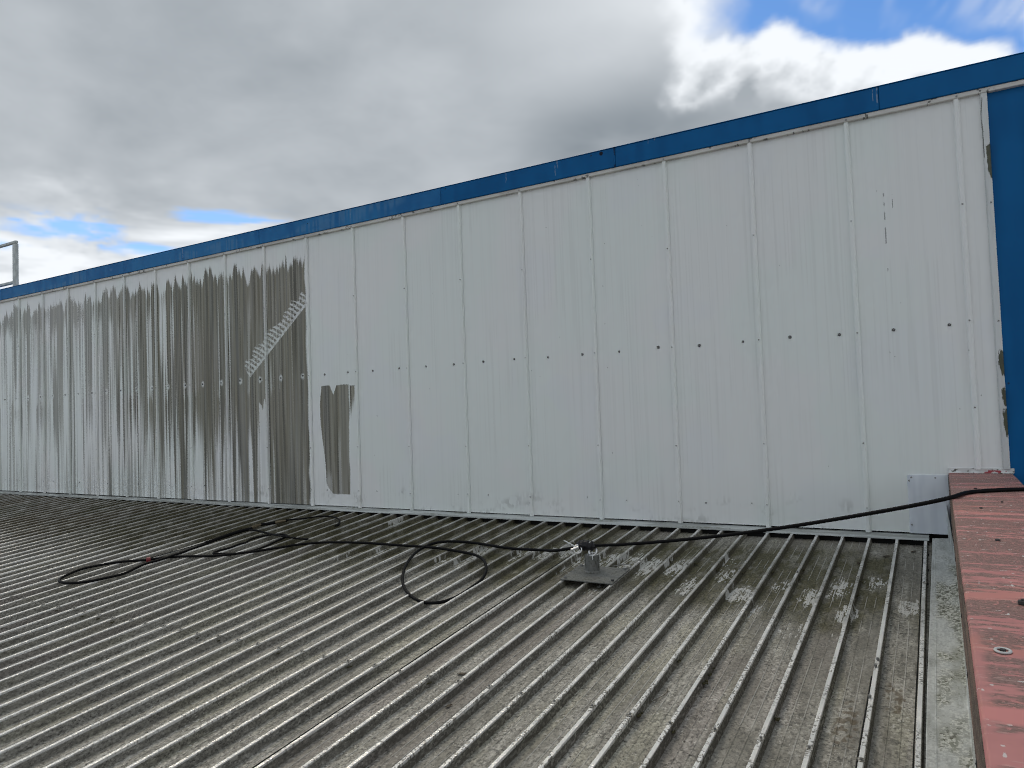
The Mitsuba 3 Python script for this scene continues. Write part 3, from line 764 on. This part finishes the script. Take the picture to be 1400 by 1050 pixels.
# ------------------------------------------------------------------ hoses
HR = 0.0118
KNOT = np.array([11.165, -1.440, ztop + 0.062])
hose = 'black_hose'
tag(hose, 'black hose crossing from the red coping to the anchor post and looping away over the ribs to the left', 'hose')


def on(x, y, up=0.0):
    return (x, y, crest(y) + HR + up)


MAIN = [(14.115, -1.031, 0.454), (13.895, -1.172, 0.474), (13.712, -1.289, 0.474), (13.6, -1.42, 0.474), (13.512, -1.66, 0.47), (12.925, -1.605, 0.32), (12.338, -1.55, 0.194), (11.752, -1.495, 0.094), (11.329, -1.455, 0.038), (11.165, -1.44, 0.019), (10.965, -1.44, -0.021), (10.619, -1.146, -0.099), (10.294, -1.07, -0.121), (9.939, -0.978, -0.121), (9.649, -0.958, -0.119), (9.487, -1.017, -0.125), (9.445, -1.182, -0.142), (9.521, -1.457, -0.17), (9.719, -1.813, -0.205), (9.921, -2.068, -0.242), (10.133, -2.244, -0.262), (10.298, -2.305, -0.276), (10.402, -2.274, -0.275), (10.443, -2.136, -0.269), (10.438, -1.911, -0.247), (10.425, -1.76, -0.227), (10.374, -1.61, -0.195), (10.297, -1.493, -0.173), (10.16, -1.346, -0.158), (10.012, -1.265, -0.15), (9.83, -1.22, -0.146), (9.609, -1.184, -0.141), (9.36, -1.179, -0.141), (9.114, -1.189, -0.142), (8.766, -1.197, -0.143), (8.502, -1.232, -0.147), (8.252, -1.299, -0.154), (8.066, -1.424, -0.166), (7.963, -1.541, -0.178), (7.856, -1.664, -0.19), (7.741, -1.764, -0.2), (7.505, -1.915, -0.216), (7.105, -2.044, -0.229), (6.877, -2.202, -0.245), (6.688, -2.303, -0.255), (6.556, -2.451, -0.27), (6.502, -2.567, -0.282), (6.556, -2.739, -0.299), (6.643, -2.852, -0.31), (6.752, -2.894, -0.315), (6.894, -2.879, -0.313), (7.025, -2.792, -0.304), (7.081, -2.684, -0.293), (7.125, -2.569, -0.282), (7.075, -2.421, -0.267), (7.068, -2.31, -0.246), (7.091, -2.215, -0.234), (7.106, -2.098, -0.219), (7.038, -1.878, -0.212), (7.013, -1.687, -0.193), (6.985, -1.521, -0.176)]
p1 = spline(MAIN)
put('hose_run', mikit.ply(tube(p1, HR, 12), 'mat_rubber', smooth=50), hose)
red = [(6.935, -2.215, -0.238), (6.937, -2.213, -0.238), (6.946, -2.201, -0.237), (6.953, -2.188, -0.236), (6.954, -2.186, -0.236)]
put('red_tape', mikit.ply(tube(red, [0.017, 0.024, 0.023, 0.024, 0.018], 12), 'mat_red_tape', smooth=40), hose)
LANCE = [[(6.998, -1.617, -0.177), (6.984, -1.441, -0.159), (6.964, -1.243, -0.139), (7.005, -1.038, -0.119)], [(6.942, -0.885, -0.105), (7.008, -0.831, -0.1), (7.063, -0.756, -0.092), (7.117, -0.658, -0.082)], [(6.983, -1.039, -0.12), (6.966, -0.995, -0.115), (6.958, -0.95, -0.111), (6.951, -0.904, -0.106), (6.959, -0.88, -0.104)], [(7.065, -0.778, -0.091), (7.078, -0.759, -0.09), (7.097, -0.723, -0.086), (7.111, -0.694, -0.083), (7.125, -0.675, -0.081)]]
put('thick_sleeve', mikit.ply(tube(spline(LANCE[0]), 0.0185, 12), 'mat_rubber', smooth=45), hose)
put('thick_sleeve', mikit.ply(tube(spline(LANCE[1]), 0.0165, 12), 'mat_rubber', smooth=45), hose)
put('coupling', mikit.ply(tube(np.array(LANCE[2]), [0.012, 0.019, 0.019, 0.015, 0.012][:len(LANCE[2])], 8), 'mat_brass'), hose)
put('coupling', mikit.ply(tube(np.array(LANCE[3]), [0.011, 0.016, 0.016, 0.012, 0.010][:len(LANCE[3])], 8), 'mat_brass'), hose)
put('hose_tail', mikit.ply(tube(spline([(7.078, -0.665, -0.09), (7.132, -0.586, -0.082), (7.249, -0.525, -0.075), (7.357, -0.414, -0.064), (7.472, -0.385, -0.061), (7.595, -0.404, -0.063), (7.728, -0.474, -0.07), (7.847, -0.581, -0.081), (7.914, -0.662, -0.089)]), 0.0085, 10), 'mat_rubber', smooth=50), hose)
put('hose_end', mikit.ply(tube(np.array([(7.858, -0.595, -0.082), (7.897, -0.644, -0.087), (7.926, -0.691, -0.092), (7.931, -0.729, -0.096)]), [0.010, 0.0145, 0.0145, 0.010], 8), 'mat_rubber'), hose)
put('black_hose', mikit.ply(tube(spline([(8.028, -1.216, -0.145), (7.917, -1.226, -0.146), (7.74, -1.244, -0.133), (7.324, -1.126, -0.136), (7.076, -1.088, -0.125), (6.895, -1.093, -0.143), (6.905, -1.271, -0.161)]), 0.0095, 10), 'mat_rubber', smooth=50), None, 'loose end of black hose lying right of the brass coupling, its tip on the ribs', 'hose')
put('black_hose', mikit.ply(tube(spline([(7.425, -1.453, -0.169), (7.381, -1.297, -0.152), (7.461, -1.167, -0.14), (7.574, -1.133, -0.137), (7.692, -1.176, -0.141), (7.726, -1.293, -0.153), (7.779, -1.519, -0.176), (7.776, -1.682, -0.192), (7.702, -1.785, -0.203), (7.506, -1.843, -0.208), (7.417, -1.844, -0.209), (7.403, -1.763, -0.2), (7.424, -1.67, -0.191), (7.412, -1.551, -0.179), (7.442, -1.476, -0.17)]), 0.0095, 10), 'mat_rubber', smooth=50), None, 'narrow folded bight of black hose pointing left between the long hose and the thick sleeve', 'hose')
put('thin_cord', mikit.ply(tube(spline([(6.92, -2.155, -0.23), (6.875, -1.988, -0.228), (6.899, -1.804, -0.209), (6.95, -1.581, -0.183)]), 0.004, 6), 'mat_rubber', smooth=50), None, 'thin black cord running from the red tape to the thick hose sleeve', 'cord')

# tape, shackle and tie that hold the hose to the post
r_ = np.random.default_rng(3)
kn = trimesh.creation.icosphere(3, 1.0)
kn.vertices *= 1 + 0.30 * (meshkit.noise(kn.vertices * 2.3 + 5, 2)[:, None] - 0.5)
kn.apply_scale((0.082, 0.040, 0.034))
kn.apply_transform(trimesh.transformations.rotation_matrix(0.12, (0, 1, 0)))
kn.apply_translation(KNOT + (0.0, 0, 0.006))
wraps = []
for i, ax in enumerate((-0.05, -0.02, 0.012, 0.045)):
    w = trimesh.creation.torus(0.036 - 0.004 * abs(i - 1.5), 0.009, major_sections=24, minor_sections=8)
    w.apply_transform(trimesh.transformations.rotation_matrix(math.pi / 2 + 0.25 * (r_.random() - .5), (0, 1, 0.2)))
    w.apply_translation(KNOT + (ax, 0, 0.004))
    wraps.append(w)
put('tape_wrap', mikit.ply(cat(kn, *wraps), 'mat_tape', smooth=50), hose)
sh = trimesh.creation.torus(0.030, 0.0060, major_sections=30, minor_sections=10)
sh.apply_transform(trimesh.transformations.rotation_matrix(math.radians(78), (1, 0.5, 0)))
sh.apply_translation(KNOT + (-0.055, -0.040, -0.020))
put('steel_shackle', mikit.ply(sh, 'mat_bright', smooth=50), None, 'bright steel shackle hanging at the left of the black tape on the anchor post', 'shackle')
pin = trimesh.creation.cylinder(0.010, 0.060, sections=12)
pin.apply_transform(trimesh.transformations.rotation_matrix(math.radians(80), (0, 1, 0.5)))
pin.apply_translation(KNOT + (-0.072, -0.05, -0.014))
put('pin', mikit.ply(pin, 'mat_bright', smooth=40), 'steel_shackle')
for a, b in (((-0.075, -0.04, 0.0), (-0.165, -0.045, 0.040)), ((0.03, -0.02, 0.03), (0.075, 0.02, 0.055)), ((0.065, -0.045, -0.03), (0.072, -0.055, -0.085))):
    t = tube(np.linspace(KNOT + a, KNOT + b, 6), 0.0042 if a[0] < 0 else 0.003, 6)
    put('tie_tail', mikit.ply(t, 'mat_white_plastic'), hose)
wire = spline([on(11.31, -1.30, 0.004), on(11.36, -1.25, .004), on(11.42, -1.24, 0.006), on(11.45, -1.28, 0.004), on(11.40, -1.32, 0.004)])
put('wire_offcut', mikit.ply(tube(wire, 0.003, 6), 'mat_screw'), None, 'bent offcut of pale wire lying on the rib right of the anchor post', 'wire')

# ------------------------------------------------------------------ guard rail behind the wall
gr = 'guard_rail'
tag(gr, 'galvanised guard rail end above the blue fascia at the far left', 'guard rail')
gx, gy = -0.375, 0.12
put('upright', mikit.ply(box(gx - 0.055, gx + 0.045, gy - 0.03, gy + 0.03, 3.50, 4.318, 0.008), 'mat_rail'), gr)
for z in (4.347, 3.640):
    put('rail', mikit.ply(box(gx - 2.5, gx + (0.04 if z > 4 else -0.02), gy - 0.026, gy + 0.026, z - 0.024, z + 0.024, 0.008), 'mat_rail'), gr)
put('upright', mikit.ply(box(gx - 1.9, gx - 1.85, gy - 0.02, gy + 0.02, 3.50, 4.325, 0.006), 'mat_rail'), gr)

# ------------------------------------------------------------------ litter and moss
LEAF = [(13.101, -0.418, .030, 40, 'dark dead leaf in the pan near the wall, second pan from the parapet gap'), (11.164, -3.10, .032, 15, 'dark curled leaf lying in a pan in the middle foreground'), (11.30, -3.42, .022, 70, 'small dark leaf in the pan right of the curled leaf in the foreground'),
        (12.93, -0.62, .024, 100, 'dead leaf against a rib near the wall, third pan from the parapet gap'), (11.60, -0.55, .026, 20, 'small dark leaf in a pan behind the anchor post, close to the wall'), (13.27, -0.26, .026, 60, 'dark leaf scrap just under the flashing beside the last rib')]
for i, (x, y, s, a, lab) in enumerate(LEAF):
    t = np.linspace(-1, 1, 9)
    wd = s * 0.42 * np.sqrt(np.clip(1 - t ** 2, 0, 1)) * (1 - 0.3 * t)
    rows = [[(s * k, -w, 0.25 * w + 0.004 * k * k), (s * k, 0, 0.05 * w), (s * k, w, 0.35 * w + 0.004 * k)] for k, w in zip(t, wd)]
    m = loft(rows)
    m.apply_transform(trimesh.transformations.rotation_matrix(math.radians(a), (0, 0, 1)))
    m.apply_translation((x, y, crest(y) - RH + 0.0045))
    put('dead_leaf', mikit.ply(m, 'mat_leaf'), None, lab, 'leaf')
for i, (m_, y) in enumerate(((5, -2.62), (5, -2.70), (5, -2.80), (6, -2.60), (6, -3.2), (7, -1.02), (7, -1.07), (3, -3.02), (4, -1.12), (4, -.92), (3, -.78), (2, -1.35), (8, -.95), (9, -.95), (5, -1.02))):
    x = X0 - PITCH * m_ + 0.022
    moss += clump(x, y, crest(y) - 0.028, 0.008 + 0.009 * ((i * 7) % 5) / 5, 900 + i)
put('moss', mikit.ply(cat(*moss), 'mat_moss'), None, 'dark moss clumps caught along the ribs and round the screws of the roof', 'moss', kind='stuff')
tw = spline([(12.215, -3.06, crest(-3.06) - RH + .004), (12.245, -3.01, crest(-3.01) - RH + .012), (12.262, -2.93, crest(-2.93) - RH + .006), (12.25, -2.88, crest(-2.88) - RH + .003)])
put('twig', mikit.ply(tube(tw, 0.0016, 5), 'mat_twig'), None, 'thin curved twig lying in a pan beside a screw in the right foreground', 'twig')
